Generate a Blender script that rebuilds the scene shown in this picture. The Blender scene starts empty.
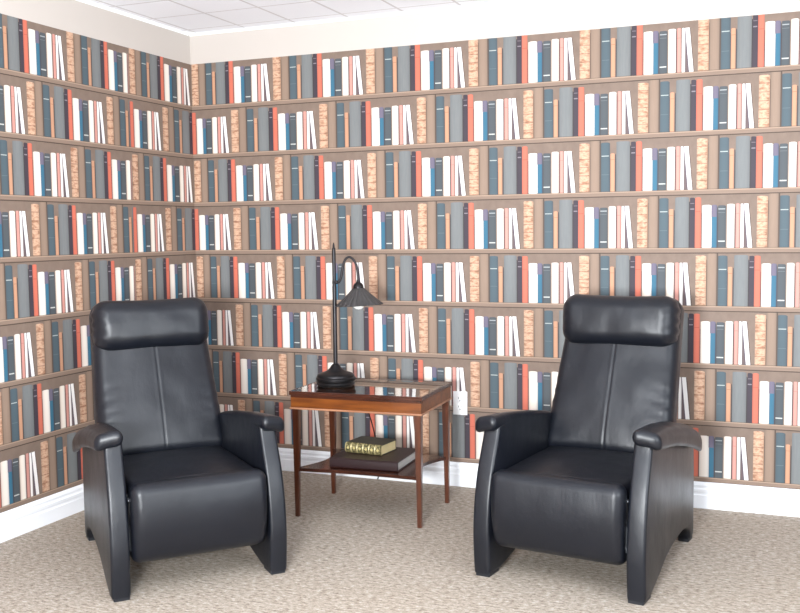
import bpy, bmesh, math, random
from mathutils import Vector, Matrix, noise
C = bpy.context.scene.collection
R = math.radians
random.seed(4)

# ------------------------------------------------------------------ helpers
def mesh_obj(name, bm, mats, parent=None, smooth=True, angle=40):
    me = bpy.data.meshes.new(name)
    bmesh.ops.recalc_face_normals(bm, faces=bm.faces)
    bm.to_mesh(me); bm.free()
    if not isinstance(mats, (list, tuple)):
        mats = [mats]
    for m in mats:
        me.materials.append(m)
    if smooth:
        for p in me.polygons:
            p.use_smooth = True
        me.set_sharp_from_angle(angle=R(angle))
    o = bpy.data.objects.new(name, me)
    C.objects.link(o)
    if parent:
        o.parent = parent
    return o

def tag(o, label=None, cat=None, group=None, kind=None):
    for k, v in (('label', label), ('category', cat), ('group', group), ('kind', kind)):
        if v:
            o[k] = v
    return o

def empty(name, loc, rz=0.0):
    o = bpy.data.objects.new(name, None)
    o.empty_display_size = .1
    C.objects.link(o)
    o.location = loc
    o.rotation_euler = (0, 0, rz)
    return o

def add_box(bm, x0, x1, y0, y1, z0, z1, bevel=0.0, seg=2, mi=0):
    M = Matrix.Translation(((x0+x1)/2, (y0+y1)/2, (z0+z1)/2)) @ Matrix.Diagonal((x1-x0, y1-y0, z1-z0, 1))
    r = bmesh.ops.create_cube(bm, size=1, matrix=M)
    vs = r['verts']
    fs = set(f for v in vs for f in v.link_faces)
    for f in fs:
        f.material_index = mi
    if bevel:
        es = list(set(e for v in vs for e in v.link_edges))
        bmesh.ops.bevel(bm, geom=es, offset=bevel, segments=seg, affect='EDGES', profile=.5)

def rbox(bm, hx, hy, hz, r, n=(10, 6, 8), c=5, fn=None, mi=0):
    """rounded box centred at 0, with dense grids; fn maps a point"""
    def axis(h, k):
        out = [-(h-r) - r*math.tan(R(45)*(c-i)/c) for i in range(c)]
        out += [-(h-r) + 2*(h-r)*i/k for i in range(k+1)]
        out += [(h-r) + r*math.tan(R(45)*(i+1)/c) for i in range(c)]
        return out
    A = [axis(hx, n[0]), axis(hy, n[1]), axis(hz, n[2])]
    N = [len(a) for a in A]
    H = (hx, hy, hz)
    cache = {}
    def vert(i, j, k):
        key = (i, j, k)
        if key in cache:
            return cache[key]
        p = Vector((A[0][i], A[1][j], A[2][k]))
        q = Vector([max(-(H[a]-r), min(H[a]-r, p[a])) for a in range(3)])
        d = p - q
        if d.length > 1e-9:
            p = q + d.normalized()*r
        if fn:
            p = fn(p)
        cache[key] = bm.verts.new(p)
        return cache[key]
    for ax in range(3):
        b, d = [(1, 2), (0, 2), (0, 1)][ax]
        for end in (0, N[ax]-1):
            for i in range(N[b]-1):
                for j in range(N[d]-1):
                    def key(u, v):
                        t = [0, 0, 0]; t[ax] = end; t[b] = u; t[d] = v
                        return vert(*t)
                    f = bm.faces.new((key(i, j), key(i+1, j), key(i+1, j+1), key(i, j+1)))
                    f.material_index = mi

def lathe(bm, prof, seg=40, M=Matrix(), rfn=None, mi=0):
    rings = []
    for (r, z) in prof:
        if r < 1e-6:
            rings.append([bm.verts.new(M @ Vector((0, 0, z)))])
        else:
            rings.append([bm.verts.new(M @ Vector(((r + (rfn(r, i, seg) if rfn else 0))*math.cos(2*math.pi*i/seg),
                                                  (r + (rfn(r, i, seg) if rfn else 0))*math.sin(2*math.pi*i/seg), z))) for i in range(seg)])
    for a, b in zip(rings, rings[1:]):
        for i in range(seg):
            j = (i+1) % seg
            if len(a) == 1 and len(b) == 1:
                continue
            if len(a) == 1:
                f = bm.faces.new((a[0], b[i], b[j]))
            elif len(b) == 1:
                f = bm.faces.new((a[i], a[j], b[0]))
            else:
                f = bm.faces.new((a[i], a[j], b[j], b[i]))
            f.material_index = mi

def catmull(pts, n=8):
    P = [Vector(p) for p in pts]
    P = [P[0]*2-P[1]] + P + [P[-1]*2-P[-2]]
    out = []
    for i in range(1, len(P)-2):
        for k in range(n):
            t = k/n
            a, b, c_, d = P[i-1], P[i], P[i+1], P[i+2]
            out.append(.5*((2*b)+(c_-a)*t+(2*a-5*b+4*c_-d)*t*t+(3*b-a-3*c_+d)*t*t*t))
    out.append(P[-2])
    return out

def tube(bm, pts, r, seg=10, mi=0):
    pts = [Vector(p) for p in pts]
    rings = []
    up = Vector((0.13, 1, 0.07)).normalized()
    for i, p in enumerate(pts):
        t = (pts[min(i+1, len(pts)-1)] - pts[max(i-1, 0)]).normalized()
        a = t.cross(up).normalized(); b = t.cross(a).normalized()
        rr = r(i/(len(pts)-1)) if callable(r) else r
        rings.append([bm.verts.new(p + rr*(a*math.cos(2*math.pi*k/seg)+b*math.sin(2*math.pi*k/seg))) for k in range(seg)])
    for A, B in zip(rings, rings[1:]):
        for k in range(seg):
            bm.faces.new((A[k], A[(k+1) % seg], B[(k+1) % seg], B[k])).material_index = mi
    bm.faces.new(rings[0]).material_index = mi
    bm.faces.new(rings[-1]).material_index = mi

def copy_tree(o, parent=None):
    c = o.copy(); C.objects.link(c)
    c.parent = parent
    for ch in list(o.children):
        copy_tree(ch, c)
    return c

# ------------------------------------------------------------------ node helpers
class NT:
    def __init__(s, name):
        s.m = bpy.data.materials.new(name); s.m.use_nodes = True
        s.t = s.m.node_tree; s.t.nodes.clear()
        s.out = s.n('ShaderNodeOutputMaterial')
        s.b = s.n('ShaderNodeBsdfPrincipled')
        s.l(s.b.outputs[0], s.out.inputs[0])
    def n(s, t, **k):
        x = s.t.nodes.new(t)
        for a, v in k.items():
            setattr(x, a, v)
        return x
    def l(s, a, b):
        s.t.links.new(a, b)
    def set(s, sock, v):
        if isinstance(v, bpy.types.NodeSocket):
            s.l(v, sock)
        else:
            sock.default_value = v
    def math(s, op, a, b=0.0, c=None, clamp=False):
        x = s.n('ShaderNodeMath', operation=op, use_clamp=clamp)
        s.set(x.inputs[0], a); s.set(x.inputs[1], b)
        if c is not None:
            s.set(x.inputs[2], c)
        return x.outputs[0]
    def mix(s, fac, a, b, mode='MIX'):
        x = s.n('ShaderNodeMix', data_type='RGBA', blend_type=mode)
        s.set(x.inputs[0], fac); s.set(x.inputs[6], a); s.set(x.inputs[7], b)
        return x.outputs[2]
    def noise(s, vec, scale, detail=3, rough=.55):
        x = s.n('ShaderNodeTexNoise')
        if vec is not None:
            s.l(vec, x.inputs['Vector'])
        x.inputs['Scale'].default_value = scale
        x.inputs['Detail'].default_value = detail
        x.inputs['Roughness'].default_value = rough
        return x.outputs[0]
    def mapping(s, vec, scale):
        x = s.n('ShaderNodeMapping'); s.l(vec, x.inputs[0])
        x.inputs['Scale'].default_value = scale
        return x.outputs[0]
    def ramp(s, fac, stops, interp='LINEAR'):
        x = s.n('ShaderNodeValToRGB'); cr = x.color_ramp; cr.interpolation = interp
        while len(cr.elements) > 1:
            cr.elements.remove(cr.elements[-1])
        cr.elements[0].position = stops[0][0]; cr.elements[0].color = stops[0][1]
        for p, c in stops[1:]:
            e = cr.elements.new(p); e.color = c
        s.set(x.inputs[0], fac)
        return x
    def bump(s, h, strength, dist=.01):
        x = s.n('ShaderNodeBump')
        x.inputs['Strength'].default_value = strength
        x.inputs['Distance'].default_value = dist
        s.l(h, x.inputs['Height']); s.l(x.outputs[0], s.b.inputs['Normal'])
    def p(s, **k):
        for a, v in k.items():
            s.set(s.b.inputs[a.replace('_', ' ')], v)

def lin(c, a=1.0):
    f = lambda v: (v/255/12.92 if v/255 <= .04045 else ((v/255+.055)/1.055)**2.4)
    return (f(c[0]), f(c[1]), f(c[2]), a)

# ------------------------------------------------------------------ materials
def simple(name, col, rough=.5, metal=0.0, nscale=0, nstr=.1, var=0.0, coat=0.0):
    s = NT(name)
    co = s.n('ShaderNodeTexCoord').outputs['Object']
    if var:
        f = s.noise(co, nscale or 20, 3)
        dark = tuple(v*(1-var) for v in col[:3]) + (1,)
        s.p(Base_Color=s.mix(f, dark, col))
    else:
        s.p(Base_Color=col)
    s.p(Roughness=rough, Metallic=metal)
    if coat:
        s.p(Coat_Weight=coat, Coat_Roughness=.12)
    if nscale:
        s.bump(s.noise(co, nscale, 3), nstr, .002)
    return s.m

def leather():
    s = NT('black_leather')
    co = s.n('ShaderNodeTexCoord').outputs['Object']
    base = s.mix(s.noise(co, 5, 4), lin((10, 12, 18)), lin((16, 19, 27)))
    s.p(Base_Color=base, Roughness=s.math('MULTIPLY_ADD', s.noise(co, 9, 3), .12, .33))
    s.p(Specular_IOR_Level=.42)
    grain = s.n('ShaderNodeTexVoronoi'); s.l(co, grain.inputs['Vector']); grain.inputs['Scale'].default_value = 420
    big = s.noise(s.mapping(co, (1.3, 1, .8)), 9, 4, .5)
    h = s.math('MULTIPLY_ADD', big, 6.0, s.math('MULTIPLY', grain.outputs['Distance'], .35))
    s.bump(h, .35, .0016)
    return s.m

def wood(name, c1, c2, rough=.28, axis=(1, 12, 12)):
    s = NT(name)
    co = s.n('ShaderNodeTexCoord').outputs['Object']
    v = s.mapping(co, axis)
    f = s.noise(v, 4, 5, .6)
    f2 = s.noise(s.mapping(co, (2, 2, 2)), 3, 2)
    r = s.ramp(f, [(.3, lin(c1)), (.7, lin(c2))])
    col = s.mix(s.math('MULTIPLY', f2, .5), r.outputs[0], lin(tuple(int(v*.6) for v in c1)))
    s.p(Base_Color=col, Roughness=rough, Coat_Weight=.4, Coat_Roughness=.15)
    s.bump(f, .05, .001)
    return s.m

def carpet():
    s = NT('beige_loop_carpet')
    co = s.n('ShaderNodeTexCoord').outputs['Object']
    n1 = s.noise(s.mapping(co, (40, 80, 1)), 1.0, 2, .6)
    n2 = s.noise(s.mapping(co, (140, 230, 1)), 1.0, 2, .6)
    n3 = s.noise(s.mapping(co, (1.2, 1.6, 1)), 1.0, 3, .5)
    f = s.math('MULTIPLY_ADD', n1, .62, s.math('MULTIPLY', n2, .38))
    r = s.ramp(f, [(.35, lin((112, 102, 92))), (.46, lin((160, 148, 136))), (.55, lin((181, 170, 158))), (.68, lin((212, 204, 196)))])
    col = s.mix(s.math('MULTIPLY', n3, .3), r.outputs[0], lin((168, 148, 122)))
    col = s.mix(1.0, col, (.85, .86, .87, 1), 'MULTIPLY')
    s.p(Base_Color=col, Roughness=.95, Specular_IOR_Level=.15)
    s.bump(f, .7, .008)
    return s.m

# one printed repeat of the bookshelf paper: left edge, right edge, height, colour
BG = (124, 106, 94)
BOOKS = [
    (.000, .050, .865, (206, 112, 91)),    # red
    (.050, .058, .60, (96, 70, 66)),
    (.058, .137, .735, (246, 238, 228)),  # white
    (.137, .181, .735, (58, 108, 132)),    # blue
    (.181, .188, .70, (70, 60, 62)),
    (.188, .256, .725, (80, 86, 90)),     # slate
    (.264, .327, .745, (246, 238, 226)),  # white
    (.327, .337, .70, (104, 78, 74)),
    (.337, .371, .750, (208, 148, 136)),  # pink
    (.376, .403, .745, (246, 241, 236)),  # white
    (.403, .440, .50, (104, 88, 88)),
    (.508, .598, .870, (206, 160, 122)),  # marbled
    (.598, .606, .80, (84, 68, 60)),
    (.606, .686, .91, (142, 120, 103)),    # upright board
    (.686, .698, .91, (84, 70, 62)),
    (.698, .774, .870, (80, 95, 102)),    # teal
    (.774, .780, .60, (60, 56, 58)),
    (.780, .820, .675, (194, 146, 116)),  # tan
    (.820, .829, .66, (72, 66, 66)),
    (.829, .948, .880, (130, 132, 131)),  # grey
    (.948, .956, .80, (60, 54, 56)),
    (.956, .997, .865, (66, 58, 66)),     # dark
]

def wallpaper():
    s = NT('bookshelf_wallpaper')
    uv = s.n('ShaderNodeUVMap').outputs[0]
    sep = s.n('ShaderNodeSeparateXYZ'); s.l(uv, sep.inputs[0])
    U, V = sep.outputs[0], sep.outputs[1]
    row = s.math('FLOOR', V)
    odd = s.math('FLOORED_MODULO', row, 2.0)
    t = s.math('FRACT', s.math('MULTIPLY_ADD', odd, -.498, U))
    v = s.math('FRACT', V)
    cstops, lstops = [], []
    pos = 0
    for (a, b, h, c) in BOOKS:
        if a > pos + 1e-4:
            cstops.append((pos, lin(BG, 0.0))); lstops.append((pos, (pos, 1, 0, 1)))
        cstops.append((a, lin(c, h))); lstops.append((a, (a, b-a, 1 if (b-a) > .02 else 0, 1)))
        pos = b
    cstops.append((pos, lin(BG, 0.0))); lstops.append((pos, (pos, 1, 0, 1)))
    assert len(cstops) <= 32
    rc = s.ramp(t, cstops, 'CONSTANT')
    rl = s.ramp(t, lstops, 'CONSTANT')
    ls = s.n('ShaderNodeSeparateColor'); s.l(rl.outputs[0], ls.inputs[0])
    x = s.math('DIVIDE', s.math('SUBTRACT', t, ls.outputs[0]), ls.outputs[1])
    e = s.math('ABSOLUTE', s.math('MULTIPLY_ADD', x, 2.0, -1.0))
    e = s.math('MULTIPLY', s.math('POWER', e, 3.0), ls.outputs[2])
    inbook = s.math('LESS_THAN', v, s.math('MULTIPLY_ADD', s.math('POWER', s.math('ABSOLUTE', s.math('MULTIPLY_ADD', x, 2.0, -1.0)), 4.0), -.012, rc.outputs[1]))
    # paper grain in pattern space
    pn = s.noise(s.mapping(uv, (14, 5, 1)), 1.0, 4, .6)
    pv = s.noise(s.mapping(uv, (60, 3, 1)), 1.0, 3, .6)
    ph = s.noise(s.mapping(uv, (16, 15, 1)), 1.0, 3, .6)
    bg = s.mix(pn, lin((112, 95, 84)), lin((140, 121, 108)))
    # soft printed gradation at the back of the shelf
    col = rc.outputs[0]
    def rng(a, b, src):
        return s.math('MULTIPLY', s.math('GREATER_THAN', src, a), s.math('LESS_THAN', src, b))
    # marbled spine
    mm = rng(.508, .598, t)
    mr = s.ramp(ph, [(.34, lin((160, 116, 90))), (.46, lin((196, 154, 126))), (.56, lin((214, 178, 150))), (.68, lin((178, 134, 106)))])
    col = s.mix(mm, col, mr.outputs[0])
    mv = s.math('FRACT', s.math('MULTIPLY', v, 6.9))
    col = s.mix(s.math('MULTIPLY', mm, s.math('MULTIPLY', s.math('LESS_THAN', mv, .13), .5)), col, lin((122, 78, 60)))
    # pale books: printed with a tan side
    for (a, b) in ((.058, .137), (.264, .327)):
        col = s.mix(s.math('MULTIPLY', rng(a, b, t), s.math('MULTIPLY', s.math('SUBTRACT', 1.0, x, clamp=True), .38)), col, lin((214, 178, 150)))
    um = rng(.606, .686, t)
    col = s.mix(s.math('MULTIPLY', um, s.math('MULTIPLY', pv, .6)), col, lin((160, 138, 122)))
    # grey cloth streaks
    gm = rng(.829, .948, t)
    col = s.mix(s.math('MULTIPLY', gm, s.math('MULTIPLY', pv, .5)), col, lin((90, 96, 98)))
    # upper quarter of the blue book is violet grey
    bm_ = s.math('MULTIPLY', rng(.137, .181, t), s.math('GREATER_THAN', v, .53))
    col = s.mix(bm_, col, lin((112, 104, 122)))
    # spine edges printed darker
    col = s.mix(s.math('MULTIPLY', e, .34), col, lin((62, 54, 54)))
    # title lines
    def line(a, b, v0, v1, c, k=.8):
        nonlocal col
        col = s.mix(s.math('MULTIPLY', s.math('MULTIPLY', rng(a, b, t), rng(v0, v1, v)), k), col, lin(c))
    line(.705, .768, .625, .640, (190, 196, 190))
    line(.705, .768, .30, .31, (110, 122, 126), .5)
    line(.194, .250, .655, .672, (180, 184, 184), .75)
    line(.194, .250, .105, .125, (206, 206, 200), .85)
    line(.194, .250, .60, .607, (130, 138, 140), .6)
    line(.960, .993, .66, .68, (150, 140, 146), .7)
    line(.960, .993, .76, .772, (140, 128, 134), .6)
    line(.004, .046, .62, .628, (150, 50, 40), .6)
    line(.004, .046, .40, .406, (220, 120, 90), .5)
    line(.784, .817, .56, .568, (130, 84, 60), .6)
    line(.341, .368, .58, .588, (176, 100, 90), .6)
    base = s.mix(inbook, bg, col)
    # the white book that leans to the left
    tl = s.math('MULTIPLY_ADD', v, .047, t)
    lm = s.math('MULTIPLY', rng(.441, .476, tl), s.math('LESS_THAN', v, .745))
    lsdw = s.math('MULTIPLY', rng(.476, .484, tl), s.math('LESS_THAN', v, .735))
    lsd2 = s.math('MULTIPLY', rng(.432, .441, tl), s.math('LESS_THAN', v, .745))
    base = s.mix(s.math('MULTIPLY', lsdw, .6), base, lin((84, 68, 62)))
    base = s.mix(s.math('MULTIPLY', lsd2, .75), base, lin((92, 84, 96)))
    base = s.mix(lm, base, lin((246, 242, 238)))
    # shelf board
    bn = s.noise(s.mapping(uv, (3, 60, 1)), 1.0, 3, .6)
    board = s.mix(bn, lin((122, 103, 90)), lin((154, 132, 116)))
    base = s.mix(s.math('GREATER_THAN', v, .905), base, lin((74, 60, 52)))
    base = s.mix(s.math('GREATER_THAN', v, .922), base, board)
    base = s.mix(s.math('GREATER_THAN', v, .982), base, lin((168, 144, 124)))
    # line of shade printed where the books stand
    base = s.mix(s.math('MULTIPLY', s.math('LESS_THAN', v, .010), .5), base, lin((66, 54, 48)))
    # slight unevenness
    s.p(Base_Color=s.mix(1.0, base, (.86, .86, .87, 1), 'MULTIPLY'), Roughness=.62, Specular_IOR_Level=.3)
    return s.m

def ceiling_mat():
    s = NT('white_ceiling_tile')
    co = s.n('ShaderNodeTexCoord').outputs['Object']
    sp = s.n('ShaderNodeSeparateXYZ'); s.l(co, sp.inputs[0])
    def ln(src, off, w):
        f = s.math('FRACT', s.math('DIVIDE', s.math('ADD', src, off), .31))
        return s.math('LESS_THAN', f, w)
    g = s.math('MAXIMUM', ln(sp.outputs[0], -.36+3.1, .045), ln(sp.outputs[1], .42+6.2, .035))
    n = s.noise(co, 130, 2)
    tile = s.mix(n, lin((240, 243, 252)), lin((248, 251, 255)))
    s.p(Base_Color=s.mix(g, tile, lin((214, 214, 218))), Roughness=.8)
    s.bump(s.math('SUBTRACT', s.math('MULTIPLY', n, .15), g), .4, .004)
    return s.m

M_leather = leather()
M_paper = wallpaper()
M_carpet = carpet()
M_ceil = ceiling_mat()
M_paint = simple('cream_wall_paint', lin((188, 180, 173)), .6, nscale=90, nstr=.06)
M_white = simple('white_gloss_paint', lin((238, 240, 244)), .35, nscale=30, nstr=.02)
M_plastic_w = simple('white_plastic', lin((240, 240, 240)), .35, nscale=60, nstr=.01)
M_slot = simple('dark_slot', lin((38, 36, 34)), .6, nscale=60, nstr=.01)
M_black = simple('black_plastic', lin((20, 22, 28)), .45, nscale=80, nstr=.05)
M_frame = simple('black_underside_cloth', lin((22, 22, 24)), .85, nscale=200, nstr=.2)
M_steel = simple('steel_linkage', lin((96, 98, 102)), .35, metal=1.0, nscale=60, nstr=.05)
M_wood = wood('cherry_wood', (84, 40, 16), (134, 74, 26), axis=(1.2, 9, 14))
M_wood_leg = wood('cherry_wood_leg', (62, 30, 18), (98, 50, 28), axis=(14, 14, 1.2))
M_wood_dark = wood('mahogany_wood', (50, 26, 18), (80, 42, 28), .22, axis=(1.2, 9, 9))
M_wood_edge = wood('pale_wood_edge', (140, 92, 66), (186, 136, 104), .3)  # paler wood tone for the bead moulding
M_iron = simple('dark_bronze_metal', lin((44, 42, 44)), .38, metal=.75, nscale=60, nstr=.15, var=.3)
M_shade = simple('dark_metal_shade', lin((74, 72, 72)), .5, metal=.45, nscale=50, nstr=.2, var=.25)
M_album = simple('maroon_album_cover', lin((38, 19, 20)), .42, nscale=260, nstr=.3, var=.2)  # maroon, darkened to stand in for the shade under the table
M_pages = simple('album_pages', lin((214, 212, 210)), .7, nscale=40, nstr=.1, var=.15)
M_cord = simple('black_cord', lin((16, 15, 16)), .5, nscale=60, nstr=.02)

def bulb_mat():
    s = NT('frosted_bulb'); s.p(Base_Color=lin((244, 242, 236)), Roughness=.3)
    n = s.noise(s.n('ShaderNodeTexCoord').outputs['Object'], 30, 1)
    s.bump(n, .02, .001)
    return s.m
M_bulb = bulb_mat()

def glass_mat():
    s = NT('table_glass')
    n = s.noise(s.n('ShaderNodeTexCoord').outputs['Object'], 3, 1)
    s.p(Base_Color=s.mix(n, (.93, .96, .95, 1), (.95, .98, .97, 1)), Roughness=0.0, IOR=1.6)
    s.b.inputs['Transmission Weight'].default_value = 1.0
    return s.m
M_glass = glass_mat()

def gilt_book():
    s = NT('green_gilt_leather')
    co = s.n('ShaderNodeTexCoord').outputs['Object']
    sp = s.n('ShaderNodeSeparateXYZ'); s.l(co, sp.inputs[0])
    x = s.math('ADD', sp.outputs[0], .096)
    f = s.math('FRACT', s.math('DIVIDE', x, .032))
    band = s.math('LESS_THAN', s.math('ABSOLUTE', s.math('SUBTRACT', f, .5)), .14)
    band = s.math('SUBTRACT', 1.0, band)
    n = s.noise(co, 160, 3, .7)
    orn = s.math('GREATER_THAN', n, .50)
    gold = lin((166, 152, 108)); green = lin((70, 68, 42))
    edge = s.math('LESS_THAN', s.math('ABSOLUTE', s.math('SUBTRACT', f, .08)), .08)
    fac = s.math('MAXIMUM', s.math('MULTIPLY', orn, .7), edge)
    c = s.mix(fac, green, gold)
    # gilt lozenge in the middle of each compartment
    loz = s.math('ADD', s.math('ABSOLUTE', s.math('MULTIPLY', s.math('SUBTRACT', f, .54), .032)),
                 s.math('ABSOLUTE', s.math('SUBTRACT', sp.outputs[2], .026)))
    c = s.mix(s.math('LESS_THAN', loz, .008), c, lin((200, 184, 126)))
    s.p(Base_Color=c, Roughness=.35, Metallic=.25)
    s.bump(n, .2, .001)
    return s.m
M_gilt = gilt_book()
M_green = simple('dark_green_cloth', lin((48, 50, 38)), .5, nscale=200, nstr=.15, var=.2)
M_gpages = simple('gilt_page_edges', lin((214, 196, 148)), .5, nscale=30, nstr=.1, var=.2)

# ------------------------------------------------------------------ room
ZT, ZC = 2.270, 2.438
P = .546
U0 = .4649
def warp(u):
    return u - .0025*u*(u-6) - .0032*u*(u-6)*(u-3)
# pairs (world x, pattern u) along the back wall
ctrl_b = [(0, 0.0)]
k = .467
while k < 11:
    ctrl_b.append((warp(k)*P if k < 6.2 else (warp(6.2) + (k-6.2)*1.0)*P, k + .031 - (0 if k > .6 else .0)))
    k += .25
# u of the even rows' red spine is an integer there
H0, HR = .1461, .2703
def vrow(z):
    return (z - H0)/HR

def wall(name, pts, kind_axis, zsplit=ZT, z1=ZC + .03):
    """pts: list of (world coordinate, u) columns; kind_axis 'x' (back wall) or 'y' (left wall)"""
    bm = bmesh.new(); uvl = bm.loops.layers.uv.new('UVMap')
    def q(a, b, z0, z1_, mi):
        (s0, u0), (s1, u1) = a, b
        cs = [(s0, z0, u0), (s1, z0, u1), (s1, z1_, u1), (s0, z1_, u0)]
        vs = [bm.verts.new((c, 0, z) if kind_axis == 'x' else (0, c, z)) for c, z, u in cs]
        f = bm.faces.new(vs); f.material_index = mi
        for lp, (c, z, u) in zip(f.loops, cs):
            lp[uvl].uv = (u, vrow(z))
    for a, b in zip(pts, pts[1:]):
        if abs(a[0]-b[0]) < 1e-6:
            continue
        q(a, b, 0, zsplit, 0); q(a, b, zsplit, z1, 1)
    bmesh.ops.remove_doubles(bm, verts=bm.verts, dist=1e-5)
    # thickness behind the face
    ext = bmesh.ops.extrude_face_region(bm, geom=list(bm.faces))
    vs = [g for g in ext['geom'] if isinstance(g, bmesh.types.BMVert)]
    bmesh.ops.translate(bm, verts=vs, vec=(0, .12, 0) if kind_axis == 'x' else (-.12, 0, 0))
    o = mesh_obj(name, bm, [M_paper, M_paint], smooth=False)
    return tag(o, kind='structure')

xs = [(x, u) for x, u in ctrl_b if x < 5.4] 
wall('wall_back', xs, 'x')
# left wall: going away from the corner the paper runs backwards; one seam loses a strip
J = .152; CL = .026
left = [(0, 0.0)]
seam = (1 + CL + .004)
left += [(-(.5+CL)*P, -.5), (-seam*P, -(seam-CL))]
left_pts = left + [(-seam*P - 2e-6, -(seam-CL) - J)]
d = seam + .25
while d < 12.4:
    left_pts.append((-d*P, -(d-CL) - J)); d += .5
wall('wall_left', left_pts, 'y')

bm = bmesh.new(); add_box(bm, -.12, 5.4, -7.0, .12, -.1, 0)
tag(mesh_obj('floor', bm, M_carpet, smooth=False), kind='structure')
bm = bmesh.new(); add_box(bm, 0, 5.4, -7.0, 0, ZC, ZC+.02)
tag(mesh_obj('ceiling', bm, M_ceil, smooth=False), kind='structure')

def baseboard(name, a, b, nrm):
    prof = [(0, 0), (.019, 0), (.019, .062), (.016, .066), (.016, .074), (.018, .078), (.018, .090), (.012, .096),
            (.012, .104), (.014, .108), (.010, .118), (.004, .1235), (0, .1235)]
    bm = bmesh.new()
    rings = []
    for p in (a, b):
        rings.append([bm.verts.new((p[0]+nrm[0]*o, p[1]+nrm[1]*o, z)) for o, z in prof])
    for i in range(len(prof)-1):
        bm.faces.new((rings[0][i], rings[1][i], rings[1][i+1], rings[0][i+1]))
    bm.faces.new(rings[0]); bm.faces.new(rings[1])
    tag(mesh_obj(name, bm, M_white, smooth=True, angle=20), kind='structure')
baseboard('baseboard_back', (0.0, 0), (5.4, 0), (0, -1))
baseboard('baseboard_left', (0, -.019), (0, -7), (1, 0))
# wall angle strips that carry the ceiling tiles
bm = bmesh.new(); add_box(bm, 0, 5.4, -.016, 0, ZC-.004, ZC)
add_box(bm, 0, 5.4, -.002, 0, ZC-.012, ZC)
tag(mesh_obj('trim_1', bm, M_white, smooth=False), kind='structure')
bm = bmesh.new(); add_box(bm, 0, .016, -7, -.016, ZC-.004, ZC)
add_box(bm, 0, .002, -7, -.016, ZC-.012, ZC)
tag(mesh_obj('trim_2', bm, M_white, smooth=False), kind='structure')

# ------------------------------------------------------------------ recliner
def side_panel_bm(s):
    out = [(-.345, .012), (-.438, .012), (-.446, .10), (-.448, .19), (-.436, .30), (-.412, .40), (-.382, .48), (-.362, .53), (-.350, .572)]
    fr = catmull([(0, y, z) for y, z in out[1:]], 5)
    top = [(-.25, .585), (0, .568), (.20, .535), (.37, .49)]
    rear = [(.405, .43), (.418, .30), (.418, .10), (.415, .014), (.345, .014)]
    arch = catmull([(0, .340, .03), (0, .315, .062), (0, .23, .088), (0, .06, .090), (0, -.10, .074), (0, -.22, .042), (0, -.30, .022)], 4)
    pts = [(p.y, p.z) for p in fr] + top + rear + [(p.y, p.z) for p in arch] + [(-.345, .012)]
    bm = bmesh.new()
    def X(y, z, o):
        k = (y+.43)/.86
        outer = .334 - .044*k
        inner = .264 - .030*k
        return outer if o else inner
    a = [bm.verts.new((s*X(y, z, True), y, z)) for y, z in pts]
    b = [bm.verts.new((s*X(y, z, False), y, z)) for y, z in pts]
    bm.faces.new(a); bm.faces.new(b)
    n = len(pts)
    for i in range(n):
        bm.faces.new((a[i], a[(i+1) % n], b[(i+1) % n], b[i]))
    bmesh.ops.recalc_face_normals(bm, faces=bm.faces)
    caps = [f for f in bm.faces if len(f.verts) > 4]
    es = list(set(e for f in caps for e in f.edges))
    bmesh.ops.bevel(bm, geom=es, offset=.013, segments=4, affect='EDGES', profile=.5, clamp_overlap=True)
    bmesh.ops.triangulate(bm, faces=[f for f in bm.faces if len(f.verts) > 4])
    return bm

def arm_pad_bm(s):
    bm = bmesh.new()
    L0, L1 = -.394, .345
    hy = (L1-L0)/2; my = (L0+L1)/2
    def fn(p):
        k = (p.y+hy)/(2*hy)                         # 0 front, 1 rear
        x = (p.x+.055)/.11                          # 0 inner, 1 outer
        wdt = .102 + .004*min(1, k*1.6)
        X = .263 - .026*k + x*wdt
        top = .612 - .018*k - .095*k*k
        z = top + (p.z-.028)*(1.05 + .25*k)
        z -= .016*max(0, x)**2 + .018*k*max(0, x)**2        # outer edge rolls down
        if x > .55 and p.z < 0:
            z -= .012*(x-.55)*2*(.5+k)
        Y = p.y + my + .022*max(0, x)*max(0, 1-k*5)    # front outer corner set back
        w = .0022*noise.noise(Vector((X*22, Y*14, z*22)))
        return Vector((s*X, Y, z + w))
    rbox(bm, .055, hy, .028, .0265, n=(6, 26, 2), c=5, fn=fn)
    return bm

TILT = R(23)
def back_pt(x, y, z, z0=.380, y0=.140):
    """local back frame (x, thickness y, height z) -> chair frame"""
    return Vector((x, y0 + y*math.cos(TILT) + z*math.sin(TILT), z0 - y*math.sin(TILT) + z*math.cos(TILT)))

def backrest_bm():
    bm = bmesh.new()
    hx, hy, hz = .262, .062, .345
    def fn(p):
        k = (p.z+hz)/(2*hz)
        x = p.x*(1.03 - .115*k)
        X = p.x/hx
        y = p.y
        if p.y < 0:
            y -= .030*(1-X*X)*(1-(2*k-1)**4)*.8
            y += .0022*math.exp(-(p.x/.0028)**2)*(1 if k < .86 else 0)*(1 if k > .03 else 0)   # centre seam
            y -= .0008*math.exp(-((abs(p.x)-.010)/.006)**2)
            edge = max(0, abs(X)-.55)/.45
            low = max(0, 1-abs(k-.28)/.30)
            y += .0045*edge*low*math.sin(p.z*120 + abs(X)*9 + (2 if X > 0 else 0))
            y += .005*noise.noise(Vector((p.x*9, 3.1, p.z*9)))
        return back_pt(x, y, p.z+hz)
    rbox(bm, hx, hy, hz, .045, n=(90, 3, 34), c=5, fn=fn)
    return bm

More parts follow.
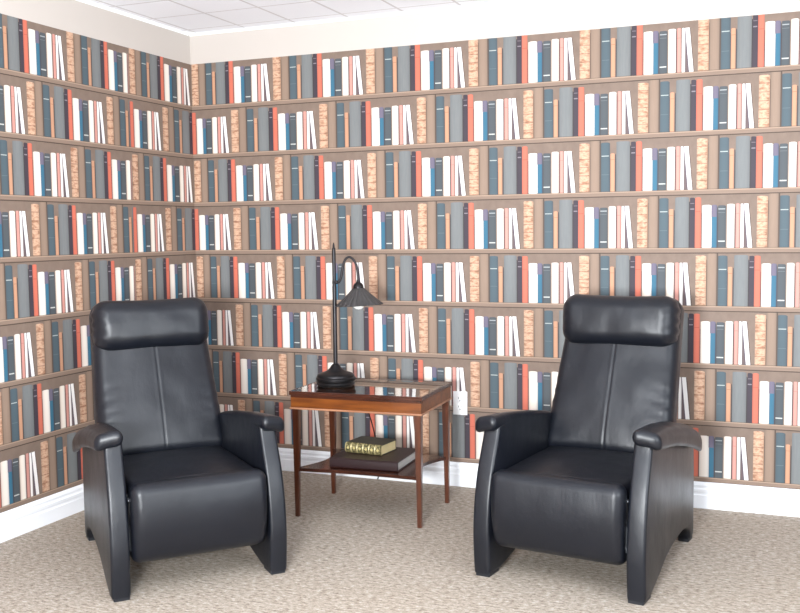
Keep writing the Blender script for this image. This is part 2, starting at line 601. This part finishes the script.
def headrest_bm(seed):
    bm = bmesh.new()
    hx, hy, hz = .248, .070, .112
    def fn(p):
        X = p.x/hx
        y, z = p.y, p.z
        z -= .010*(1-X*X)*(1 if p.z > 0 else .2)*min(1, abs(p.z)/.05)
        y -= (.010*(1-X*X) + .010*math.cos(math.pi/2*min(1, abs(p.z)/hz))) if p.y < 0 else 0
        x = p.x
        # gathers at the two ends
        e = max(0, abs(X)-.80)/.2
        g = math.sin((p.z*150) + seed)
        if p.y < 0:
            y += .005*e*g
        x += math.copysign(.0025, X)*e*g
        y += .004*noise.noise(Vector((p.x*11+seed, 1.1, p.z*13)))
        c0 = back_pt(0, 0, .600)
        a = R(9)
        return Vector((x, c0.y - .068 + y*math.cos(a) + z*math.sin(a), c0.z - y*math.sin(a) + z*math.cos(a)))
    rbox(bm, hx, hy, hz, .066, n=(34, 2, 10), c=9, fn=fn)
    return bm

def seat_bm():
    bm = bmesh.new()
    hx, hy, hz = .250, .272, .058
    def fn(p):
        X, Y = p.x/hx, p.y/hy
        z = p.z
        if z > 0:
            z += .016*(1-X*X)*(1-Y*Y*.6) + .002*noise.noise(Vector((p.x*10, p.y*10, 0)))
            z -= .004*(1-Y)*0
        return Vector((p.x, p.y - .128, z + .350))
    rbox(bm, hx, hy, hz, .026, n=(20, 20, 4), c=5, fn=fn)
    return bm

def footrest_bm():
    bm = bmesh.new()
    hx, hy, hz = .255, .044, .150
    def fn(p):
        k = (p.z+hz)/(2*hz)
        X = p.x/hx
        y = p.y
        if p.y < 0:
            y -= .022*math.sin(math.pi*min(1, max(0, k)))*(1-.35*X*X)
            y += .0025*noise.noise(Vector((p.x*8, p.z*8, 5)))
        y += .030*(1-k)**3                       # lower edge curls under
        return Vector((p.x, y - .420, p.z + .270))
    rbox(bm, hx, hy, hz, .036, n=(22, 2, 22), c=6, fn=fn)
    return bm

def make_recliner(seed):
    root = empty('recliner_armchair', (0, 0, 0))
    for s in (-1, 1):
        pn = mesh_obj('side_panel', side_panel_bm(s), M_leather, root, angle=60)
        for (y0, y1) in ((-.436, -.347), (.347, .413)):
            bm = bmesh.new()
            k = ((y0+y1)/2+.43)/.86
            xa, xb = sorted((s*(.270-.030*k), s*(.328-.044*k)))
            add_box(bm, xa, xb, y0, y1, 0, .016, .002, 1)
            mesh_obj('foot', bm, M_black, pn)
        mesh_obj('arm_pad', arm_pad_bm(s), M_leather, root, angle=80)
    mesh_obj('backrest', backrest_bm(), M_leather, root, angle=80)
    mesh_obj('headrest', headrest_bm(seed), M_leather, root, angle=80)
    mesh_obj('seat_cushion', seat_bm(), M_leather, root, angle=80)
    mesh_obj('footrest', footrest_bm(), M_leather, root, angle=80)
    bm = bmesh.new()
    add_box(bm, -.235, .235, -.34, .25, .15, .30, .01)
    mesh_obj('base_frame', bm, M_frame, root)
    for s in (-1, 1):
        bm = bmesh.new()
        x = s*.2555
        def bar(a, b, w=.010):
            a = Vector((x, *a)); b = Vector((x, *b))
            d_ = (b-a).normalized(); n_ = Vector((0, -d_.z, d_.y))*w; t_ = Vector((.002, 0, 0))
            vs = [bm.verts.new(p + sn*n_ + st*t_) for p in (a, b) for sn in (-1, 1) for st in (-1, 1)]
            for f in ((0, 1, 3, 2), (4, 6, 7, 5), (0, 4, 5, 1), (2, 3, 7, 6), (0, 2, 6, 4), (1, 5, 7, 3)):
                bm.faces.new([vs[i] for i in f])
        bar((-.405, .36), (-.37, .20)); bar((-.365, .37), (-.40, .17)); bar((-.40, .18), (-.28, .22)); bar((-.38, .34), (-.26, .30))
        for y, z in ((-.40, .355), (-.388, .275), (-.398, .185)):
            bmesh.ops.create_cone(bm, cap_ends=True, segments=10, radius1=.009, radius2=.009, depth=.008,
                                  matrix=Matrix.Translation((x, y, z)) @ Matrix.Rotation(R(90), 4, 'Y'))
        mesh_obj('recline_linkage', bm, M_steel, root, smooth=False)
    return root

ra = make_recliner(0.7)
ra.location = (2.444, -.866, 0); ra.rotation_euler.z = R(-8.4)
tag(ra, 'black leather recliner right of the wooden side table, squarely facing the room', 'armchair', 'black leather recliners')
rb = copy_tree(ra)
rb.location = (.812, -1.434, 0); rb.rotation_euler.z = R(48.7)
tag(rb, 'black leather recliner left of the side table, angled across the room corner', 'armchair', 'black leather recliners')

# ------------------------------------------------------------------ side table
TC = (1.331, -.553); TR = R(2.3)
tb = empty('side_table', (TC[0], TC[1], 0), TR)
tag(tb, 'reddish wooden side table with glass top and lower shelf, between the recliners', 'side table')
HX, HY = .318, .228
for sx in (-1, 1):
    for sy in (-1, 1):
        bm = bmesh.new()
        secs = [(0, .019), (.2, .024), (.40, .030), (.512, .032)]
        rings = []
        for z, w in secs:
            x0, y0 = sx*(HX-.004), sy*(HY-.004)
            x1, y1 = x0 - sx*w, y0 - sy*w
            sh = (.512-z)*.008
            x0 -= sx*sh; x1 -= sx*sh; y0 -= sy*sh; y1 -= sy*sh
            rings.append([bm.verts.new(p) for p in ((x0, y0, z), (x1, y0, z), (x1, y1, z), (x0, y1, z))])
        for A, B in zip(rings, rings[1:]):
            for i in range(4):
                bm.faces.new((A[i], A[(i+1) % 4], B[(i+1) % 4], B[i]))
        bm.faces.new(rings[0]); bm.faces.new(rings[-1])
        bmesh.ops.recalc_face_normals(bm, faces=bm.faces)
        ve = [e for e in bm.edges if abs((e.verts[0].co-e.verts[1].co).normalized().z) > .8]
        bmesh.ops.bevel(bm, geom=ve, offset=.0025, segments=2, affect='EDGES')
        mesh_obj('leg', bm, M_wood_leg, tb, angle=30)
bm = bmesh.new()
ZA0, ZA1 = .512, .574
for (x0, x1, y0, y1) in ((-HX, HX, -HY, -HY+.02), (-HX, HX, HY-.02, HY), (-HX, -HX+.02, -HY+.02, HY-.02), (HX-.02, HX, -HY+.02, HY-.02)):
    add_box(bm, x0, x1, y0, y1, ZA0, ZA1, .001, 1)
ap = mesh_obj('apron', bm, M_wood, tb, smooth=False)
bm = bmesh.new()
e = .0045
for (x0, x1, y0, y1) in ((-HX-e, HX+e, -HY-e, -HY+.004), (-HX-e, HX+e, HY-.004, HY+e), (-HX-e, -HX+.004, -HY+.004, HY-.004), (HX-.004, HX+e, -HY+.004, HY-.004)):
    add_box(bm, x0, x1, y0, y1, ZA0-.004, ZA0+.004, .0015, 2)
mesh_obj('bead_moulding', bm, M_wood_edge, ap, smooth=False)
bm = bmesh.new()
TX, TY = HX+.005, HY+.006
ins = .034
def frame(bm, z0, z1, ex, w):
    X, Y = TX+ex, TY+ex
    for (x0, x1, y0, y1) in ((-X, X, -Y, -Y+w), (-X, X, Y-w, Y), (-X, -X+w, -Y+w, Y-w), (X-w, X, -Y+w, Y-w)):
        add_box(bm, x0, x1, y0, y1, z0, z1, .0012, 1)
frame(bm, .574, .586, 0, ins)
frame(bm, .562, .574, -.005, .012)
tf = mesh_obj('top_frame', bm, M_wood_dark, tb, smooth=False)
bm = bmesh.new(); frame(bm, .586, .5925, .0, .007)
mesh_obj('top_rim', bm, M_wood_dark, tf, smooth=False)
bm = bmesh.new(); add_box(bm, -TX+.008, TX-.008, -TY+.008, TY-.008, .586, .5915, .0008, 1)
mesh_obj('glass_top', bm, M_glass, tb, smooth=False)
# lower shelf: its sides hollow out between the legs
bm = bmesh.new()
def shelf_outline():
    pts = []
    n = 14
    sxw, syw = HX-.008, HY-.008
    for i in range(n+1):
        t = i/n; pts.append((-sxw + 2*sxw*t, -syw + .018*math.sin(math.pi*t)))
    for i in range(1, n+1):
        t = i/n; pts.append((sxw - .075*math.sin(math.pi*t), -syw + 2*syw*t))
    for i in range(1, n+1):
        t = i/n; pts.append((sxw - 2*sxw*t, syw - .018*math.sin(math.pi*t)))
    for i in range(1, n):
        t = i/n; pts.append((-sxw + .075*math.sin(math.pi*t), syw - 2*syw*t))
    return pts
so = shelf_outline()
a = [bm.verts.new((x, y, .215)) for x, y in so]; b = [bm.verts.new((x, y, .230)) for x, y in so]
bm.faces.new(a); bm.faces.new(b)
for i in range(len(so)):
    bm.faces.new((a[i], a[(i+1) % len(so)], b[(i+1) % len(so)], b[i]))
mesh_obj('lower_shelf', bm, M_wood_dark, tb, angle=30)

# ------------------------------------------------------------------ lamp
LX, LY, LZ = 1.148, -.570, .5919
lp = empty('table_lamp', (LX, LY, LZ), 0)
lp.scale = (1.07, 1.07, 1.07)
tag(lp, 'dark bronze gooseneck desk lamp with ribbed cone shade, standing on the glass table top', 'lamp')
bm = bmesh.new()
lathe(bm, [(0, 0), (.078, 0), (.084, .004), (.086, .012), (.082, .017), (.084, .020), (.089, .026), (.089, .034), (.083, .039), (.084, .043),
           (.080, .050), (.066, .056), (.050, .061), (.036, .068), (.026, .078), (.020, .088), (.014, .094), (.009, .098), (0, .098)], 48)
mesh_obj('lamp_base', bm, M_iron, lp, angle=50)
bm = bmesh.new()
lathe(bm, [(0, .095), (.0095, .095), (.0095, .44), (.0085, .445), (.0082, .60), (.008, .603), (.008, .609), (.005, .613), (.0045, .624), (.002, .634), (0, .636)], 16)
add_box(bm, -.008, .016, -.008, .008, .452, .468, .003, 2)
mesh_obj('pole', bm, M_iron, lp, angle=50)
# goose neck; directions in the lamp frame, +x towards image right
ca = R(14)
def AX(x, z):
    return (x*math.cos(ca), x*math.sin(ca), z)
bm = bmesh.new()
path = [AX(.010, .458), AX(.022, .462), AX(.032, .485), AX(.040, .530), AX(.053, .562), AX(.072, .570), AX(.092, .553), AX(.104, .52), AX(.108, .485), AX(.108, .455)]
tube(bm, catmull(path, 8), .0055, 10)
mesh_obj('gooseneck', bm, M_iron, lp, angle=60)
bm = bmesh.new()
cx, cy, _ = AX(.108, 0)
MS = Matrix.Translation((cx, cy, 0))
lathe(bm, [(0, .472), (.006, .472), (.008, .462), (.010, .458), (.017, .454), (.022, .446), (.024, .436), (.024, .428), (.026, .424), (.020, .420), (0, .420)], 24, MS)
mesh_obj('lamp_socket', bm, M_iron, lp, angle=50)
bm = bmesh.new()
MT = MS @ Matrix.Translation((0, 0, .430)) @ Matrix.Rotation(R(-3), 4, 'Y') @ Matrix.Translation((0, 0, -.426))
def rib(r, i, seg):
    return .0022*(r/.095)*math.cos(i*2*math.pi/seg*26)
prof = [(.020, .430), (.026, .428), (.045, .408), (.074, .382), (.102, .357), (.105, .354), (.103, .353), (.073, .379), (.044, .404), (.022, .425), (.020, .430)]
lathe(bm, prof, 208, MT, rib)
mesh_obj('lamp_shade', bm, M_shade, lp, angle=60)
bm = bmesh.new()
lathe(bm, [(0, .338), (.012, .340), (.022, .348), (.026, .362), (.022, .380), (.014, .398), (.012, .420), (0, .420)], 24, MS)
mesh_obj('bulb', bm, M_bulb, lp, angle=60)
bm = bmesh.new()
pth = [(0, .07, .006), (-.01, .12, .0035), (-.025, .20, .0035), (-.035, .255, .0035), (-.036, .275, -.012), (-.036, .281, -.06), (-.030, .29, -.095), (-.005, .31, -.14), (.002, .36, -.20), (.0, .43, -.32), (-.01, .475, -.44), (-.014, .495, -.53), (-.02, .50, -.548)]
tube(bm, catmull(pth, 6), .003, 8)
mesh_obj('power_cord', bm, M_cord, lp, angle=60)

# ------------------------------------------------------------------ books on the shelf
al = empty('photo_album', (1.345, -.568, .2305), R(2.5))
tag(al, 'large flat maroon album with pale page edges lying on the lower table shelf', 'album')
hw, hd, th = .168, .150, .046
bm = bmesh.new()
def extr(bm, pts, x0, x1):
    A = [bm.verts.new((x0, y, z)) for y, z in pts]; B = [bm.verts.new((x1, y, z)) for y, z in pts]
    bm.faces.new(A); bm.faces.new(B)
    for i in range(len(pts)):
        j = (i+1) % len(pts)
        bm.faces.new((A[i], A[j], B[j], B[i]))
extr(bm, [(hd, 0), (-hd+.008, 0), (-hd, .006), (-hd-.002, th/2), (-hd, th-.006), (-hd+.008, th), (hd, th), (hd, th-.004), (-hd+.006, th-.004), (-hd+.006, .004), (hd, .004)], -hw, hw)
mesh_obj('cover', bm, M_album, al, angle=30)
bm = bmesh.new()
n = 16
for i in range(n):
    z0 = .0045 + (th-.009)*i/n
    j = random.uniform(-.004, .003)
    add_box(bm, -hw+.006, hw-.004+j, -hd+.007, hd-.006+j, z0, z0+(th-.009)/n*.8)
mesh_obj('pages', bm, M_pages, al, smooth=False)

bk = empty('leather_book', (1.312, -.535, .2768), R(-6))
tag(bk, 'small thick green book with gilt spine lying on top of the maroon album', 'book')
bw, bd, bt = .096, .078, .050
bm = bmesh.new()
sp = [(-bd+.010, 0), (-bd+.002, .004), (-bd-.004, .014), (-bd-.006, bt/2), (-bd-.004, bt-.014), (-bd+.002, bt-.004), (-bd+.010, bt), (-bd+.010, bt-.004), (-bd+.004, bt-.012), (-bd+.002, bt/2), (-bd+.004, .012), (-bd+.010, .004)]
A = None
xs_ = []
for i in range(6*6+1):
    x = -bw + 2*bw*i/36
    raised = .0025 if i % 6 in (0,) and 0 < i < 36 else 0
    xs_.append((x, raised))
rings = []
for x, rr in xs_:
    rings.append([bm.verts.new((x, y - (rr if y < -bd+.006 and k_ < 7 else 0), z)) for k_, (y, z) in enumerate(sp)])
for A, B in zip(rings, rings[1:]):
    for i in range(len(sp)):
        j = (i+1) % len(sp)
        bm.faces.new((A[i], A[j], B[j], B[i]))
bm.faces.new(rings[0]); bm.faces.new(rings[-1])
mesh_obj('spine', bm, M_gilt, bk, angle=35)
bm = bmesh.new()
add_box(bm, -bw, bw, -bd+.0095, bd, bt-.004, bt, .001, 1)
add_box(bm, -bw, bw, -bd+.0095, bd, 0, .004, .001, 1)
mesh_obj('cover', bm, M_green, bk, smooth=False)
bm = bmesh.new(); add_box(bm, -bw+.004, bw-.004, -bd+.006, bd-.004, .004, bt-.004)
mesh_obj('pages', bm, M_gpages, bk, smooth=False)

# ------------------------------------------------------------------ wall outlet
ol = empty('wall_outlet', (1.583, 0, .434), 0)
tag(ol, 'white double wall socket plate on the bookshelf wallpaper right of the table', 'outlet')
bm = bmesh.new(); add_box(bm, -.038, .038, -.006, 0, -.061, .061, .002, 2)
mesh_obj('cover_plate', bm, M_plastic_w, ol, angle=50)
for zc in (.022, -.022):
    bm = bmesh.new(); add_box(bm, -.0165, .0165, -.0078, -.005, zc-.0165, zc+.0165, .002, 2)
    rc_ = mesh_obj('receptacle', bm, M_plastic_w, ol, angle=50)
    bm = bmesh.new()
    add_box(bm, -.0085, -.006, -.0082, -.0074, zc+.0, zc+.009)
    add_box(bm, .006, .0085, -.0082, -.0074, zc+.001, zc+.008)
    bmesh.ops.create_cone(bm, cap_ends=True, segments=12, radius1=.003, radius2=.003, depth=.0008,
                          matrix=Matrix.Translation((0, -.0078, zc-.009)) @ Matrix.Rotation(R(90), 4, 'X'))
    mesh_obj('slots', bm, M_slot, rc_, smooth=False)

# ------------------------------------------------------------------ camera
S = .546
pos = (Vector((5.818, -8.7352, -1.7679)) - Vector((0, 0, -4.1786)))*S
ax, ay, az = -.0754, .0115, .3834
Rm = Matrix.Rotation(az, 3, 'Z') @ Matrix.Rotation(ax, 3, 'X') @ Matrix.Rotation(ay, 3, 'Y')
cam = bpy.data.cameras.new('camera'); co_ = bpy.data.objects.new('camera', cam); C.objects.link(co_)
cam.sensor_fit = 'HORIZONTAL'; cam.sensor_width = 36; cam.lens = 982.35/800*36
right, fwd, up = Rm @ Vector((1, 0, 0)), Rm @ Vector((0, 1, 0)), Rm @ Vector((0, 0, 1))
M3 = Matrix((right, up, -fwd)).transposed()
co_.matrix_world = Matrix.Translation(pos) @ M3.to_4x4()
cam.clip_start = .05
bpy.context.scene.camera = co_

# ------------------------------------------------------------------ light
w = bpy.data.worlds.new('world'); bpy.context.scene.world = w; w.use_nodes = True
bgn = w.node_tree.nodes['Background']
bgn.inputs[0].default_value = (.93, .96, 1.0, 1); bgn.inputs[1].default_value = .36
def area(name, loc, aim, sx, sy, power, col):
    l = bpy.data.lights.new(name, 'AREA'); l.shape = 'RECTANGLE'; l.size = sx; l.size_y = sy; l.energy = power; l.color = col
    o = bpy.data.objects.new(name, l); C.objects.link(o); o.location = loc
    o.rotation_euler = (Vector(aim)-Vector(loc)).to_track_quat('-Z', 'Y').to_euler()
    return o
area('window_daylight_right', (5.3, -3.3, 1.45), (1.2, -1.0, 1.0), 1.8, 1.3, 75, (.88, .94, 1.0))
area('added_ceiling_uplight', (2.5, -4.9, 1.15), (2.0, -2.4, 2.44), .6, .4, 235, (.93, .97, 1.0))  # added unseen uplight, there to brighten the ceiling and soften the room light
area('window_daylight_behind', (1.6, -6.8, 1.6), (1.8, 0, 1.0), 2.6, 1.5, 40, (.96, .98, 1.0))

vs = bpy.context.scene.view_settings
vs.view_transform = 'Standard'; vs.look = 'None'; vs.gamma = 1.0; vs.use_curve_mapping = False
vs.exposure = 0.50
